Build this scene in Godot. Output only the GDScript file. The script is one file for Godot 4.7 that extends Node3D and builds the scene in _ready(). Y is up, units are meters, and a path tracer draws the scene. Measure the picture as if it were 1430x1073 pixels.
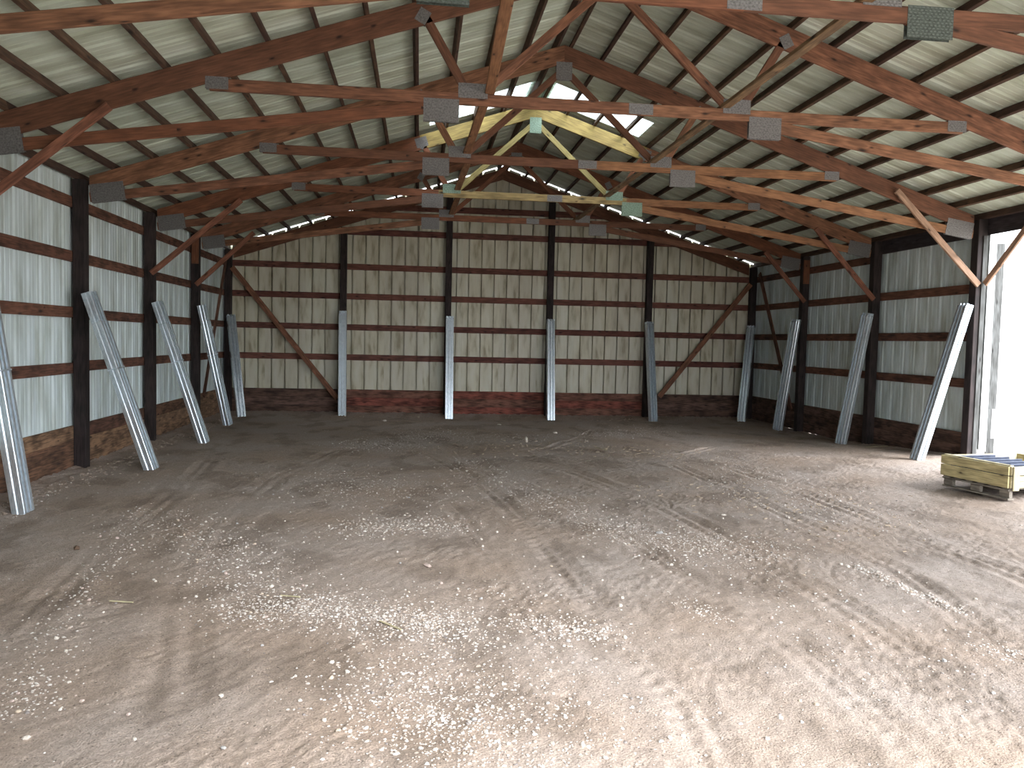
extends Node3D
# A pole barn: timber posts, cambered roof trusses, ribbed steel sheets, bare dirt floor, steel channels leaning on the posts.
# x to the right, y up, z towards the open front; the back wall stands at z = 0.

const BAY := 2.6725
const POST := 0.147
const XO := 6.342          # outer face of the side posts, where girts are nailed
const ZO := 0.04           # outer face of the back posts
const PEAK := 5.85         # top of the top chords at the ridge
const SLOPE := 1.0 / 3.0
const ROWS := [3.4456, 2.7557, 2.0327, 1.3268]
const SKIRT := 0.57
const FRONT_DOOR := -1.2
const LAST := 7            # last truss towards the open front

var rng := RandomNumberGenerator.new()
var M := {}
var taken := {}
var mesh_cache := {}

# ------------------------------------------------------------------ helpers
func zt(k: float) -> float:
	return ZO + POST / 2.0 + k * BAY

func numbered(called: String) -> String:
	if not taken.has(called):
		taken[called] = 0
		return called
	taken[called] += 1
	return "%s_%03d" % [called, taken[called]]

func tag(o: Node, label: String, category: String, group := "", kind := "") -> void:
	o.set_meta("label", label)
	o.set_meta("category", category)
	if group != "":
		o.set_meta("group", group)
	if kind != "":
		o.set_meta("kind", kind)

func thing(called: String, at: Vector3, label: String, category: String, group := "", kind := "") -> Node3D:
	var o := Node3D.new()
	o.name = numbered(called)
	add_child(o)
	o.position = at
	tag(o, label, category, group, kind)
	return o

func part(called: String, mesh: Mesh, mat: Material, parent: Node3D, xf := Transform3D.IDENTITY) -> MeshInstance3D:
	# xf is in world axes; parents are only moved, never turned, unless the caller says so
	var o := MeshInstance3D.new()
	o.mesh = mesh
	o.material_override = mat
	o.cast_shadow = GeometryInstance3D.SHADOW_CASTING_SETTING_ON
	if parent == self:
		o.name = numbered(called)
		add_child(o)
	else:
		o.name = called
		parent.add_child(o, true)
	o.transform = xf
	return o

class Builder:
	var v := PackedVector3Array()
	var n := PackedVector3Array()
	var t := PackedVector2Array()
	func tri(a: Vector3, b: Vector3, c: Vector3, nn: Vector3, ta := Vector2.ZERO, tb := Vector2.ZERO, tc := Vector2.ZERO) -> void:
		if (b - a).cross(c - a).dot(nn) > 0.0:
			v.append_array([a, c, b])
			t.append_array([ta, tc, tb])
		else:
			v.append_array([a, b, c])
			t.append_array([ta, tb, tc])
		n.append_array([nn, nn, nn])
	func quad(a: Vector3, b: Vector3, c: Vector3, d: Vector3, nn: Vector3, ta := Vector2.ZERO, tb := Vector2.ZERO, tc := Vector2.ZERO, td := Vector2.ZERO) -> void:
		tri(a, b, c, nn, ta, tb, tc)
		tri(a, c, d, nn, ta, tc, td)
	func done() -> ArrayMesh:
		var a := []
		a.resize(Mesh.ARRAY_MAX)
		a[Mesh.ARRAY_VERTEX] = v
		a[Mesh.ARRAY_NORMAL] = n
		a[Mesh.ARRAY_TEX_UV] = t
		var m := ArrayMesh.new()
		m.add_surface_from_arrays(Mesh.PRIMITIVE_TRIANGLES, a)
		return m

# A sawn board: x along its length, y its depth, z its thickness, with chamfered arrises.
# skew0/skew1 shift the ends along x at the top edge (mitred cuts).
func board(l: float, h: float, w: float, skew0 := 0.0, skew1 := 0.0, variant := 0) -> ArrayMesh:
	var key := "%.3f|%.3f|%.3f|%.3f|%.3f|%d" % [l, h, w, skew0, skew1, variant]
	if mesh_cache.has(key):
		return mesh_cache[key]
	var b := Builder.new()
	var c: float = minf(0.005, minf(h, w) * 0.18)
	var hy := h / 2.0
	var hz := w / 2.0
	var ring := [Vector2(-hy + c, hz), Vector2(hy - c, hz), Vector2(hy, hz - c), Vector2(hy, -hz + c), Vector2(hy - c, -hz), Vector2(-hy + c, -hz), Vector2(-hy, -hz + c), Vector2(-hy, hz - c)]
	var uo := float(variant) * 0.37
	var per := 0.0
	var c0: Array = []
	var c1: Array = []
	for p in ring:
		c0.append(Vector3(-l / 2.0 + skew0 * (p.x / h + 0.5), p.x, p.y))
		c1.append(Vector3(l / 2.0 + skew1 * (p.x / h + 0.5), p.x, p.y))
	for i in 8:
		var j := (i + 1) % 8
		var p: Vector2 = ring[i]
		var q: Vector2 = ring[j]
		var d := p.distance_to(q)
		var nn := Vector3(0, (p.x + q.x), (p.y + q.y))
		if absf(p.y - q.y) < 1e-6:
			nn = Vector3(0, 0, signf(p.y))
		elif absf(p.x - q.x) < 1e-6:
			nn = Vector3(0, signf(p.x), 0)
		else:
			nn = Vector3(0, signf(p.x + q.x), signf(p.y + q.y)).normalized()
		var u0 := uo
		var u1 := uo + l / 2.4
		b.quad(c0[i], c1[i], c1[j], c0[j], nn, Vector2(u0, uo + per / 0.5), Vector2(u1, uo + per / 0.5), Vector2(u1, uo + (per + d) / 0.5), Vector2(u0, uo + (per + d) / 0.5))
		per += d
	for e in 2:
		var r: Array = c0 if e == 0 else c1
		var nn := Vector3(-1 if e == 0 else 1, 0, 0)
		for i in range(1, 7):
			b.tri(r[0], r[i], r[i + 1], nn, Vector2(0.1, 0.1), Vector2(0.12, 0.2), Vector2(0.15, 0.2))
	var m := b.done()
	mesh_cache[key] = m
	return m

# lay a board from a to b; its thickness points along side
func lay(called: String, a: Vector3, b: Vector3, h: float, w: float, side: Vector3, mat: Material, parent: Node3D, skew0 := 0.0, skew1 := 0.0) -> MeshInstance3D:
	var x := (b - a).normalized()
	var z := (side - x * side.dot(x)).normalized()
	var y := z.cross(x)
	if y.y < 0.0 or (absf(y.y) < 1e-4 and y.x < 0.0):
		y = -y
		z = -z
	var base := parent.position if parent != self else Vector3.ZERO
	return part(called, board(snappedf(a.distance_to(b), 0.001), h, w, skew0, skew1, rng.randi() % 7), mat, parent, Transform3D(Basis(x, y, z), (a + b) / 2.0 - base))

func noise(freq: float, sd: int, oct := 4) -> FastNoiseLite:
	var n := FastNoiseLite.new()
	n.seed = sd
	n.frequency = freq
	n.noise_type = FastNoiseLite.TYPE_SIMPLEX_SMOOTH
	n.fractal_octaves = oct
	return n

func noise_tex(freq: float, sd: int, cols: Array, offs: Array, size := 512, normal := false, bump := 4.0) -> NoiseTexture2D:
	var t := NoiseTexture2D.new()
	t.width = size
	t.height = size
	t.seamless = true
	t.noise = noise(freq, sd, 5)
	if normal:
		t.as_normal_map = true
		t.bump_strength = bump
	elif cols.size():
		var g := Gradient.new()
		g.offsets = PackedFloat32Array(offs)
		g.colors = PackedColorArray(cols)
		t.color_ramp = g
	return t

# wood: streaks along u with a few knots, near white so the material's colour tints it
func wood_tex(sd: int, contrast: float, knots: int, mottling: float) -> ImageTexture:
	var w := 512
	var h := 128
	var im := Image.create(w, h, false, Image.FORMAT_RGB8)
	var n1 := noise(0.11, sd, 4)
	var n2 := noise(0.03, sd + 5, 3)
	var ks: Array = []
	var r := RandomNumberGenerator.new()
	r.seed = sd
	for i in knots:
		ks.append(Vector3(r.randf() * w, r.randf() * h, r.randf_range(2.5, 5.5)))
	for y in h:
		for x in w:
			var a := TAU * x / float(w)
			var cx := cos(a) * 12.0
			var cy := sin(a) * 12.0
			var warp := 0.0
			var dark := 0.0
			for k in ks:
				var dx: float = absf(x - k.x) / 2.2
				var dy: float = y - k.y
				var d2: float = (dx * dx + dy * dy) / (k.z * k.z)
				if d2 < 9.0:
					warp += exp(-d2 * 0.35) * signf(dy) * 5.0
					dark = maxf(dark, exp(-d2 * 1.6))
			var g := n1.get_noise_3d(cx, cy, (y + warp) * 1.6)
			var m := n2.get_noise_3d(cx * 3.0, cy * 3.0, y * 0.8)
			var v := clampf(0.80 + g * contrast + m * mottling - dark * 0.5, 0.05, 1.0)
			im.set_pixel(x, y, Color(v, v * (1.0 - 0.06 * (0.8 - v)), v * (1.0 - 0.12 * (0.8 - v))))
	im.generate_mipmaps()
	return ImageTexture.create_from_image(im)

# soil seen close: specks of grit, lighter and darker crumbs
func grit_tex() -> ImageTexture:
	var n := 1024
	var im := Image.create(n, n, false, Image.FORMAT_RGB8)
	var r := RandomNumberGenerator.new()
	r.seed = 77
	var f := noise(0.05, 78, 3)
	for y in n:
		for x in n:
			# blend over the border so that the tile closes
			var a := f.get_noise_2d(x, y)
			var bl: float = clampf((x - n + 64) / 64.0, 0.0, 1.0)
			if bl > 0.0:
				a = lerpf(a, f.get_noise_2d(x - n, y), bl)
			var bm: float = clampf((y - n + 64) / 64.0, 0.0, 1.0)
			if bm > 0.0:
				a = lerpf(a, f.get_noise_2d(x, y - n), bm)
			var v := clampf(0.86 + a * 0.10 + r.randf_range(-0.06, 0.06), 0.0, 1.0)
			im.set_pixel(x, y, Color(v, v * 0.992, v * 0.985))
	for i in 9000:
		var s := 1 + r.randi() % 3
		if r.randf() < 0.15:
			s += 1 + r.randi() % 3
		var v := r.randf_range(0.90, 1.0) if r.randf() < 0.55 else r.randf_range(0.50, 0.76)
		im.fill_rect(Rect2i(r.randi() % (n - 8), r.randi() % (n - 8), s + r.randi() % 2, s), Color(v, v * 0.985, v * 0.97))
	im.generate_mipmaps()
	return ImageTexture.create_from_image(im)

func mat(c: Color, rough := 0.85, tex: Texture2D = null, metal := 0.0, nrm: Texture2D = null, nscale := 1.0) -> StandardMaterial3D:
	var m := StandardMaterial3D.new()
	m.albedo_color = c
	m.roughness = rough
	m.metallic = metal
	if tex:
		m.albedo_texture = tex
	if nrm:
		m.normal_enabled = true
		m.normal_texture = nrm
		m.normal_scale = nscale
	return m

func c8(r: int, g: int, b: int) -> Color:
	return Color8(r, g, b)

# ------------------------------------------------------------------ ground
const GX := 600
const GZ := 540
var gx := PackedFloat32Array()
var gz := PackedFloat32Array()
var gh := PackedFloat32Array()

func ramp(x: float, z: float) -> float:
	# packed earth rises towards the open bays
	return 0.24 * clampf((x - 3.2) / 3.1, 0.0, 1.0) * clampf((z - 4.2) / 3.9, 0.0, 1.0)

func make_ground_grid() -> void:
	for i in GX + 1:
		gx.append(lerpf(-6.6, 7.2, i / float(GX)))
	# rows get closer together towards the camera
	for j in GZ + 1:
		var t := j / float(GZ)
		gz.append(lerpf(-0.25, 19.5, 1.0 - pow(1.0 - t, 1.25)) if t < 1.0 else 21.0)
	var big := noise(0.35, 11, 2)
	var mid := noise(1.6, 12, 3)
	var fine := noise(7.0, 13, 3)
	var rough := noise(0.8, 14, 3)
	var jr := RandomNumberGenerator.new()
	jr.seed = 15
	gh.resize((GX + 1) * (GZ + 1))
	for j in GZ + 1:
		for i in GX + 1:
			var x := gx[i]
			var z := gz[j]
			var e: float = clampf((6.35 - absf(x)) / 0.7, 0.0, 1.0)
			var eb: float = clampf(z / 0.6, 0.0, 1.0)
			var edge := 1.0 - minf(e if x < 0.0 else 1.0, eb)
			var lump := fine.get_noise_2d(x, z)
			var cr := clampf(0.35 + rough.get_noise_2d(x, z) * 1.6 + x * 0.05, 0.05, 1.0)
			gh[j * (GX + 1) + i] = jr.randf_range(-0.0065, 0.0065) * cr + ramp(x, z) + big.get_noise_2d(x, z) * 0.014 + mid.get_noise_2d(x, z) * 0.007 + lump * (0.007 + edge * 0.02) + edge * edge * 0.035 - 0.035 * exp(-pow((z - 0.85) / 0.45, 2.0)) * clampf((5.0 - absf(x)) / 1.5, 0.0, 1.0)
	# wheel ruts with tread marks
	var ruts := [
		[[Vector2(-0.59, 16.6), Vector2(-0.59, 15.89), Vector2(-0.52, 15.27), Vector2(-0.65, 14.5), Vector2(-0.67, 13.55), Vector2(-0.76, 12.14), Vector2(-1.0, 9.83), Vector2(-1.51, 7.38), Vector2(-2.18, 5.41)], 0.30, 0.020],
		[[Vector2(-1.04, 16.4), Vector2(-1.07, 15.06), Vector2(-1.14, 14.23), Vector2(-1.24, 13.0), Vector2(-1.47, 10.97), Vector2(-1.83, 8.89)], 0.22, 0.014],
		[[Vector2(0.95, 17.0), Vector2(0.91, 15.8), Vector2(1.02, 15.2), Vector2(1.06, 14.47), Vector2(1.08, 13.63), Vector2(0.98, 12.43), Vector2(0.83, 10.64), Vector2(0.25, 8.29), Vector2(-0.6, 6.6)], 0.34, 0.022],
		[[Vector2(0.33, 16.8), Vector2(0.39, 15.48), Vector2(0.39, 14.77), Vector2(0.3, 14.04), Vector2(0.19, 13.05), Vector2(0.02, 11.62), Vector2(-0.4, 9.83), Vector2(-1.2, 7.6)], 0.26, 0.016],
		[[Vector2(-1.69, 4.9), Vector2(-1.22, 5.81), Vector2(-0.67, 6.38), Vector2(0.21, 5.99), Vector2(1.2, 4.2), Vector2(1.75, 2.9)], 0.15, 0.07],
		[[Vector2(-2.86, 16.4), Vector2(-3.15, 14.85), Vector2(-3.44, 13.72), Vector2(-3.75, 11.55), Vector2(-3.7, 8.92), Vector2(-3.17, 6.34), Vector2(-2.0, 4.4)], 0.40, 0.020],
		[[Vector2(0.3, 5.1), Vector2(0.75, 5.7), Vector2(1.38, 6.68), Vector2(2.4, 6.5), Vector2(3.6, 5.2)], 0.14, 0.06],
		[[Vector2(2.7, 7.6), Vector2(2.83, 9.82), Vector2(2.88, 11.67), Vector2(2.92, 13.35), Vector2(2.7, 15.5)], 0.34, 0.028],
		[[Vector2(1.9, 7.2), Vector2(2.0, 9.3), Vector2(2.05, 11.2), Vector2(2.0, 13.1), Vector2(1.6, 15.4)], 0.30, 0.020],
		[[Vector2(-4.9, 7.0), Vector2(-4.6, 9.6), Vector2(-4.5, 12.0), Vector2(-4.2, 14.6)], 0.30, 0.020],
	]
	for r in ruts:
		stamp(r[0], r[1], r[2], 1.0 if r[0][0].x > -1.5 and r[2] < 0.03 else 0.0)

func stamp(pts: Array, width: float, depth: float, tread: float) -> void:
	var cv := Curve2D.new()
	for k in pts.size():
		var p: Vector2 = pts[k]
		var a: Vector2 = pts[maxi(k - 1, 0)]
		var b: Vector2 = pts[mini(k + 1, pts.size() - 1)]
		cv.add_point(p, -(b - a) / 6.0, (b - a) / 6.0)
	var total := cv.get_baked_length()
	var weight := {}
	var s := 0.0
	while s < total:
		var p := cv.sample_baked(s)
		var q := cv.sample_baked(minf(s + 0.05, total))
		var d := (q - p).normalized()
		if d == Vector2.ZERO:
			break
		var side := Vector2(-d.y, d.x)
		var reach := width * 0.95
		var i0: int = clampi(gx.bsearch(p.x - reach), 0, GX)
		var i1: int = clampi(gx.bsearch(p.x + reach), 0, GX)
		var j0: int = clampi(gz.bsearch(p.y - 0.05), 0, GZ)
		var j1: int = clampi(gz.bsearch(p.y + 0.05), 0, GZ)
		if absf(d.y) < 0.7:
			j0 = clampi(gz.bsearch(p.y - reach), 0, GZ)
			j1 = clampi(gz.bsearch(p.y + reach), 0, GZ)
		for j in range(j0, j1 + 1):
			for i in range(i0, i1 + 1):
				var id := j * (GX + 1) + i
				if weight.has(id):
					continue
				var o := Vector2(gx[i], gz[j]) - p
				if absf(o.dot(d)) > 0.035:
					continue
				var t := o.dot(side) / width
				if absf(t) > 0.9:
					continue
				weight[id] = true
				var fade := clampf(s / 0.6, 0.0, 1.0) * clampf((total - s) / 0.6, 0.0, 1.0)
				var prof := -0.55 + 0.55 * cos(t * TAU * 2.6) if absf(t) < 0.42 else (lerpf(-0.2, 0.8, (absf(t) - 0.42) / 0.1) if absf(t) < 0.52 else lerpf(0.8, 0.0, (absf(t) - 0.52) / 0.38))
				prof *= 0.75 + 0.5 * sin(s * 2.3 + width * 40.0)
				var lug := 0.45 * sin((s + o.dot(d) + absf(t) * width * 0.8) * TAU / 0.13) if absf(t) < 0.4 else 0.0
				gh[id] += depth * fade * (prof * 0.42 + lug * 0.3 * tread)
		s += 0.03

func ground_at(x: float, z: float) -> float:
	var i: int = clampi(gx.bsearch(x) - 1, 0, GX - 1)
	var j: int = clampi(gz.bsearch(z) - 1, 0, GZ - 1)
	var u := clampf((x - gx[i]) / (gx[i + 1] - gx[i]), 0.0, 1.0)
	var v := clampf((z - gz[j]) / (gz[j + 1] - gz[j]), 0.0, 1.0)
	var w := GX + 1
	return lerpf(lerpf(gh[j * w + i], gh[j * w + i + 1], u), lerpf(gh[(j + 1) * w + i], gh[(j + 1) * w + i + 1], u), v)

func build_floor() -> void:
	var w := GX + 1
	var v := PackedVector3Array()
	var n := PackedVector3Array()
	var t := PackedVector2Array()
	var c := PackedColorArray()
	var id := PackedInt32Array()
	var pat := noise(0.55, 31, 4)
	var damp := noise(1.3, 32, 4)
	var grit := noise(9.0, 33, 3)
	for j in GZ + 1:
		for i in GX + 1:
			var x := gx[i]
			var z := gz[j]
			v.append(Vector3(x, gh[j * w + i], z))
			var il := maxi(i - 1, 0)
			var ir := mini(i + 1, GX)
			var jl := maxi(j - 1, 0)
			var jr := mini(j + 1, GZ)
			n.append(Vector3(-(gh[j * w + ir] - gh[j * w + il]) / (gx[ir] - gx[il]), 1.0, -(gh[jr * w + i] - gh[jl * w + i]) / (gz[jr] - gz[jl])).normalized())
			t.append(Vector2(x, z))
			# patches of dry, damp and gritty soil
			var a := clampf(0.5 + pat.get_noise_2d(x, z) * 0.9, 0.0, 1.0)
			var b := clampf(0.5 + damp.get_noise_2d(x * 1.0, z * 0.6) * 1.1, 0.0, 1.0)
			var g := grit.get_noise_2d(x, z) * 0.06
			var col := Vector3(0.448, 0.344, 0.270).lerp(Vector3(0.495, 0.415, 0.362), a)
			col = col.lerp(Vector3(0.250, 0.190, 0.145), clampf((b - 0.60) * 1.8, 0.0, 0.55))
			col *= 1.0 + g
			c.append(Color(col.x, col.y, col.z))
	for j in GZ:
		for i in GX:
			var q := j * w + i
			id.append_array([q, q + 1, q + w, q + 1, q + w + 1, q + w])
	var a := []
	a.resize(Mesh.ARRAY_MAX)
	a[Mesh.ARRAY_VERTEX] = v
	a[Mesh.ARRAY_NORMAL] = n
	a[Mesh.ARRAY_TEX_UV] = t
	a[Mesh.ARRAY_COLOR] = c
	a[Mesh.ARRAY_INDEX] = id
	var m := ArrayMesh.new()
	m.add_surface_from_arrays(Mesh.PRIMITIVE_TRIANGLES, a)
	var dm := mat(Color(1, 1, 1), 0.95, grit_tex(), 0.0, noise_tex(0.11, 42, [], [], 1024, true, 4.0), 0.5)
	dm.vertex_color_use_as_albedo = true
	dm.uv1_scale = Vector3(0.55, 0.55, 1)
	var o := part("floor", m, dm, self)
	tag(o, "bare packed dirt floor with wheel ruts and scattered gravel", "floor", "", "structure")
	# the yard outside: a pale gravel apron round the building
	var b := Builder.new()
	var R := 120.0
	var up := Vector3.UP
	var y0 := -0.1
	for q in [[-R, -R, -6.4, R], [7.0, -R, R, R], [-6.4, -R, 7.0, -0.1], [-6.4, 20.9, 7.0, R]]:
		var yy: float = 0.2 if q[0] == 7.0 else -0.02
		b.quad(Vector3(q[0], yy, q[1]), Vector3(q[2], yy, q[1]), Vector3(q[2], yy, q[3]), Vector3(q[0], yy, q[3]), up, Vector2(q[0], q[1]), Vector2(q[2], q[1]), Vector2(q[2], q[3]), Vector2(q[0], q[3]))
	var ym := mat(c8(196, 188, 176), 0.95, noise_tex(0.03, 43, [c8(205, 200, 192), c8(255, 255, 255)], [0.3, 0.7], 512), 0.0)
	var y := part("ground_outside", b.done(), ym, self)
	tag(y, "pale gravel yard outside the open bays, washed out by daylight", "ground", "", "structure")

# ------------------------------------------------------------------ ribbed steel sheets
# local x across the sheet, y along its ribs, z outward; ribs swell outward. lo/hi give the cut ends at the two sides (linear).
func sheet(width: float, lo0: float, lo1: float, hi0: float, hi1: float, deep := false) -> ArrayMesh:
	var key := "s%.3f|%.3f|%.3f|%.3f|%.3f|%s" % [width, lo0, lo1, hi0, hi1, deep]
	var ba := 0.019 if deep else 0.030
	var ta := 0.018 if deep else 0.012
	var dp := 0.085 if deep else 0.026
	var mn := 0.0015 if deep else 0.007
	if mesh_cache.has(key):
		return mesh_cache[key]
	var prof: Array = [Vector2(0, 0)]
	for r in 3:
		var c := 0.1524 + r * 0.3048
		if r == 0:
			prof.append_array([Vector2(0.055, 0), Vector2(0.062, mn), Vector2(0.069, 0)])
		prof.append_array([Vector2(c - ba, 0), Vector2(c - ta, dp), Vector2(c + ta, dp), Vector2(c + ba, 0)])
		if r < 2:
			prof.append_array([Vector2(c + 0.092, 0), Vector2(c + 0.099, mn), Vector2(c + 0.106, 0), Vector2(c + 0.199, 0), Vector2(c + 0.206, mn), Vector2(c + 0.213, 0)])
		else:
			prof.append_array([Vector2(c + 0.083, 0), Vector2(c + 0.090, mn), Vector2(c + 0.097, 0)])
	var pts: Array = []
	for p in prof:
		if p.x < width - 0.002:
			pts.append(p)
	pts.append(Vector2(width, 0))
	var b := Builder.new()
	var th := 0.003
	for i in pts.size() - 1:
		var p: Vector2 = pts[i]
		var q: Vector2 = pts[i + 1]
		var f0 := p.x / width
		var f1 := q.x / width
		var l0 := lerpf(lo0, lo1, f0)
		var l1 := lerpf(lo0, lo1, f1)
		var h0 := lerpf(hi0, hi1, f0)
		var h1 := lerpf(hi0, hi1, f1)
		var nn := Vector3(q.y - p.y, 0, -(q.x - p.x)).normalized()
		var o := -nn * th
		var a := Vector3(p.x, l0, p.y)
		var c := Vector3(q.x, l1, q.y)
		var d := Vector3(q.x, h1, q.y)
		var e := Vector3(p.x, h0, p.y)
		b.quad(a, c, d, e, nn, Vector2(p.x, l0), Vector2(q.x, l1), Vector2(q.x, h1), Vector2(p.x, h0))
		b.quad(a + o, c + o, d + o, e + o, -nn, Vector2(p.x, l0), Vector2(q.x, l1), Vector2(q.x, h1), Vector2(p.x, h0))
		b.quad(a, c, c + o, a + o, Vector3(0, -1, 0))
		b.quad(e, d, d + o, e + o, Vector3(0, 1, 0))
	var m := b.done()
	mesh_cache[key] = m
	return m

func roof_y(x: float) -> float:
	return PEAK - SLOPE * absf(x)

func build_shell() -> void:
	var zend := zt(LAST) + 0.75
	var sheet_l: Array = [M.sheet_a, M.sheet_b, M.sheet_c]
	var back_l: Array = [M.back_a, M.back_b, M.back_c]
	var roof_l: Array = [M.roof_a, M.roof_b, M.roof_c]
	var out := 0.040
	var gp := 0.021
	# long closed wall
	var wl := thing("wall_left", Vector3(-XO, 0, 0), "long closed side wall of white ribbed steel sheets on timber girts", "wall", "", "structure")
	var n := int(ceil(zend / 0.9144))
	for i in n:
		var z0 := i * 0.9144
		# interior is +x; outward is -x; sheet x runs along +z
		part("wall_panel", sheet(0.9144, 0.35, 0.35, 3.80, 3.80), sheet_l[i % 3], wl, Transform3D(Basis(Vector3(0, 0, 1), Vector3(0, 1, 0), Vector3(-1, 0, 0)), Vector3(-out - 0.001, 0, z0)))
	for k in LAST:
		for r in ROWS.size():
			var y: float = ROWS[r] + rng.randf_range(-0.008, 0.008)
			lay("girt", Vector3(-XO - gp, y, zt(k) + 0.002), Vector3(-XO - gp, y, zt(k + 1) - 0.002), 0.14, 0.038, Vector3(1, 0, 0), M.girts[rng.randi() % 3], wl)
		for s in 3:
			lay("skirt_plank", Vector3(-XO - gp, 0.475 - s * 0.19, zt(k) + 0.002), Vector3(-XO - gp, 0.475 - s * 0.19, zt(k + 1) - 0.002), 0.188, 0.038, Vector3(1, 0, 0), M.skirt[(s + k + rng.randi() % 2) % 4], wl)
	# short wall beside the open bays
	var wr := thing("wall_right", Vector3(XO, 0, 0), "short side wall of ribbed steel sheets ending at the open bays", "wall", "", "structure")
	for i in 9:
		var z0 := i * 0.9144
		var wd := 0.9144 if i < 8 else 8.20 - z0
		part("wall_panel", sheet(wd, 0.35, 0.35, 3.80, 3.80), sheet_l[(i + 1) % 3], wr, Transform3D(Basis(Vector3(0, 0, -1), Vector3(0, 1, 0), Vector3(1, 0, 0)), Vector3(out + 0.001, 0, z0 + wd)))
	for k in 3:
		for r in ROWS.size():
			if k == 2 and r == 0:
				continue
			var y: float = ROWS[r] + rng.randf_range(-0.008, 0.008)
			lay("girt", Vector3(XO + gp, y, zt(k) + 0.002), Vector3(XO + gp, y, zt(k + 1) - 0.002), 0.14, 0.038, Vector3(1, 0, 0), M.girts[rng.randi() % 3], wr)
		for s in 3:
			lay("skirt_plank", Vector3(XO + gp, 0.475 - s * 0.19, zt(k) + 0.002), Vector3(XO + gp, 0.475 - s * 0.19, zt(k + 1) - 0.002), 0.188, 0.038, Vector3(1, 0, 0), M.skirt_dark[(s + k) % 2], wr)
	# gable wall at the back
	var wb := thing("wall_back", Vector3(0, 0, ZO), "gable end wall of stained off-white ribbed steel sheets", "wall", "", "structure")
	var x0 := -XO - out
	var i := 0
	while x0 < XO + out - 0.01:
		var x1: float = minf(x0 + 0.9144, XO + out)
		if x0 < -0.001 and x1 > 0.001:
			x1 = 0.0
		part("wall_panel", sheet(x1 - x0, 0.35, 0.35, roof_y(x1) + 0.082, roof_y(x0) + 0.082, true), back_l[i % 3], wb, Transform3D(Basis(Vector3(-1, 0, 0), Vector3(0, 1, 0), Vector3(0, 0, -1)), Vector3(x1, 0, -out - 0.001)))
		x0 = x1
		i += 1
	var px := [-6.27, -3.6753, -1.2373, 1.2007, 3.6387, 6.27]
	for row in [4.86, 4.26, ROWS[0], ROWS[1], ROWS[2], ROWS[3]]:
		for b in 5:
			var xa: float = px[b] if b > 0 else -XO
			var xb: float = px[b + 1] if b < 4 else XO
			var lim: float = (PEAK - 0.03 - row - 0.08) / SLOPE
			xa = maxf(xa, -lim)
			xb = minf(xb, lim)
			if xb - xa < 0.3:
				continue
			lay("girt", Vector3(xa + 0.002, row, ZO - gp), Vector3(xb - 0.002, row, ZO - gp), 0.14, 0.038, Vector3(0, 0, 1), M.girts_back[rng.randi() % 3], wb)
	for b in 5:
		var xa: float = px[b] if b > 0 else -XO
		var xb: float = px[b + 1] if b < 4 else XO
		for s in 3:
			lay("skirt_plank", Vector3(xa + 0.002, 0.475 - s * 0.19, ZO - gp), Vector3(xb - 0.002, 0.475 - s * 0.19, ZO - gp), 0.188, 0.038, Vector3(0, 0, 1), (M.skirt_red if b in [1, 2, 3] else M.skirt_dark)[(s + b) % 2], wb)
	# front end: a wide doorway beside a closed strip
	var wf := thing("wall_front", Vector3(0, 0, zend), "front end wall of ribbed sheets beside the wide doorway", "wall", "", "structure")
	var xf := -XO - out
	while xf < FRONT_DOOR - 0.01:
		var x1: float = minf(xf + 0.9144, FRONT_DOOR)
		part("wall_panel", sheet(x1 - xf, 0.05, 0.05, roof_y(xf) - 0.02, roof_y(x1) - 0.02), sheet_l[1], wf, Transform3D(Basis(Vector3(1, 0, 0), Vector3(0, 1, 0), Vector3(0, 0, 1)), Vector3(xf, 0, 0.0)))
		xf = x1
	# roof: sheets on purlins
	var ro := thing("ceiling", Vector3(0, PEAK, 0), "gable roof of ribbed steel sheets seen from below on timber purlins", "roof", "", "structure")
	var ang := atan(SLOPE)
	var pd := 0.10
	var lift := pd / cos(ang)
	var ridge := PEAK + lift
	var nrm_r := Vector3(sin(ang), cos(ang), 0)
	var down_r := Vector3(cos(ang), -sin(ang), 0)
	var full := 6.62 / cos(ang)
	for s in [-1, 1]:
		var nr := Vector3(nrm_r.x * s, nrm_r.y, 0)
		var dn := Vector3(down_r.x * s, down_r.y, 0)
		# sheet local: x along z (handed), y down the slope, z outward
		var xa := dn.cross(nr)
		for p in n:
			var z0 := p * 0.9144
			var org := Vector3(0, ridge - PEAK, z0 if xa.z > 0 else z0 + 0.9144)
			var bs := Basis(xa, dn, nr)
			var material: Material = roof_l[p % 3]
			if p == 6:
				var a := 0.07 / cos(ang)
				var e := 1.79 / cos(ang)
				part("skylight_panel", sheet(0.9144, a, a, e, e), M.skylight, ro, Transform3D(bs, org)).set_meta("label", "translucent white skylight sheet")
				part("roof_panel", sheet(0.9144, e, e, full, full), material, ro, Transform3D(bs, org))
			else:
				part("roof_panel", sheet(0.9144, 0.0, 0.0, full, full), material, ro, Transform3D(bs, org))
		# purlins on edge across the top chords
		var xs := [0.09, 0.53, 1.015, 1.50, 1.985, 2.47, 2.955, 3.44, 3.925, 4.41, 4.895, 5.38, 5.865, 6.30]
		for x in xs:
			var k := 0
			while k < LAST:
				var k2: int = mini(k + 2, LAST)
				var za := zt(k) if k > 0 else 0.012
				var zb := zt(k2) if k2 < LAST else zend
				var cpos := Vector3(s * x, roof_y(x), 0) + nr * (pd / 2.0 - 0.001)
				var o := lay("purlin", Vector3(cpos.x, cpos.y, za + 0.002), Vector3(cpos.x, cpos.y, zb - 0.002), pd, 0.044, dn, M.purlins[rng.randi() % 3], ro)
				k = k2
	var rc := Builder.new()
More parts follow.
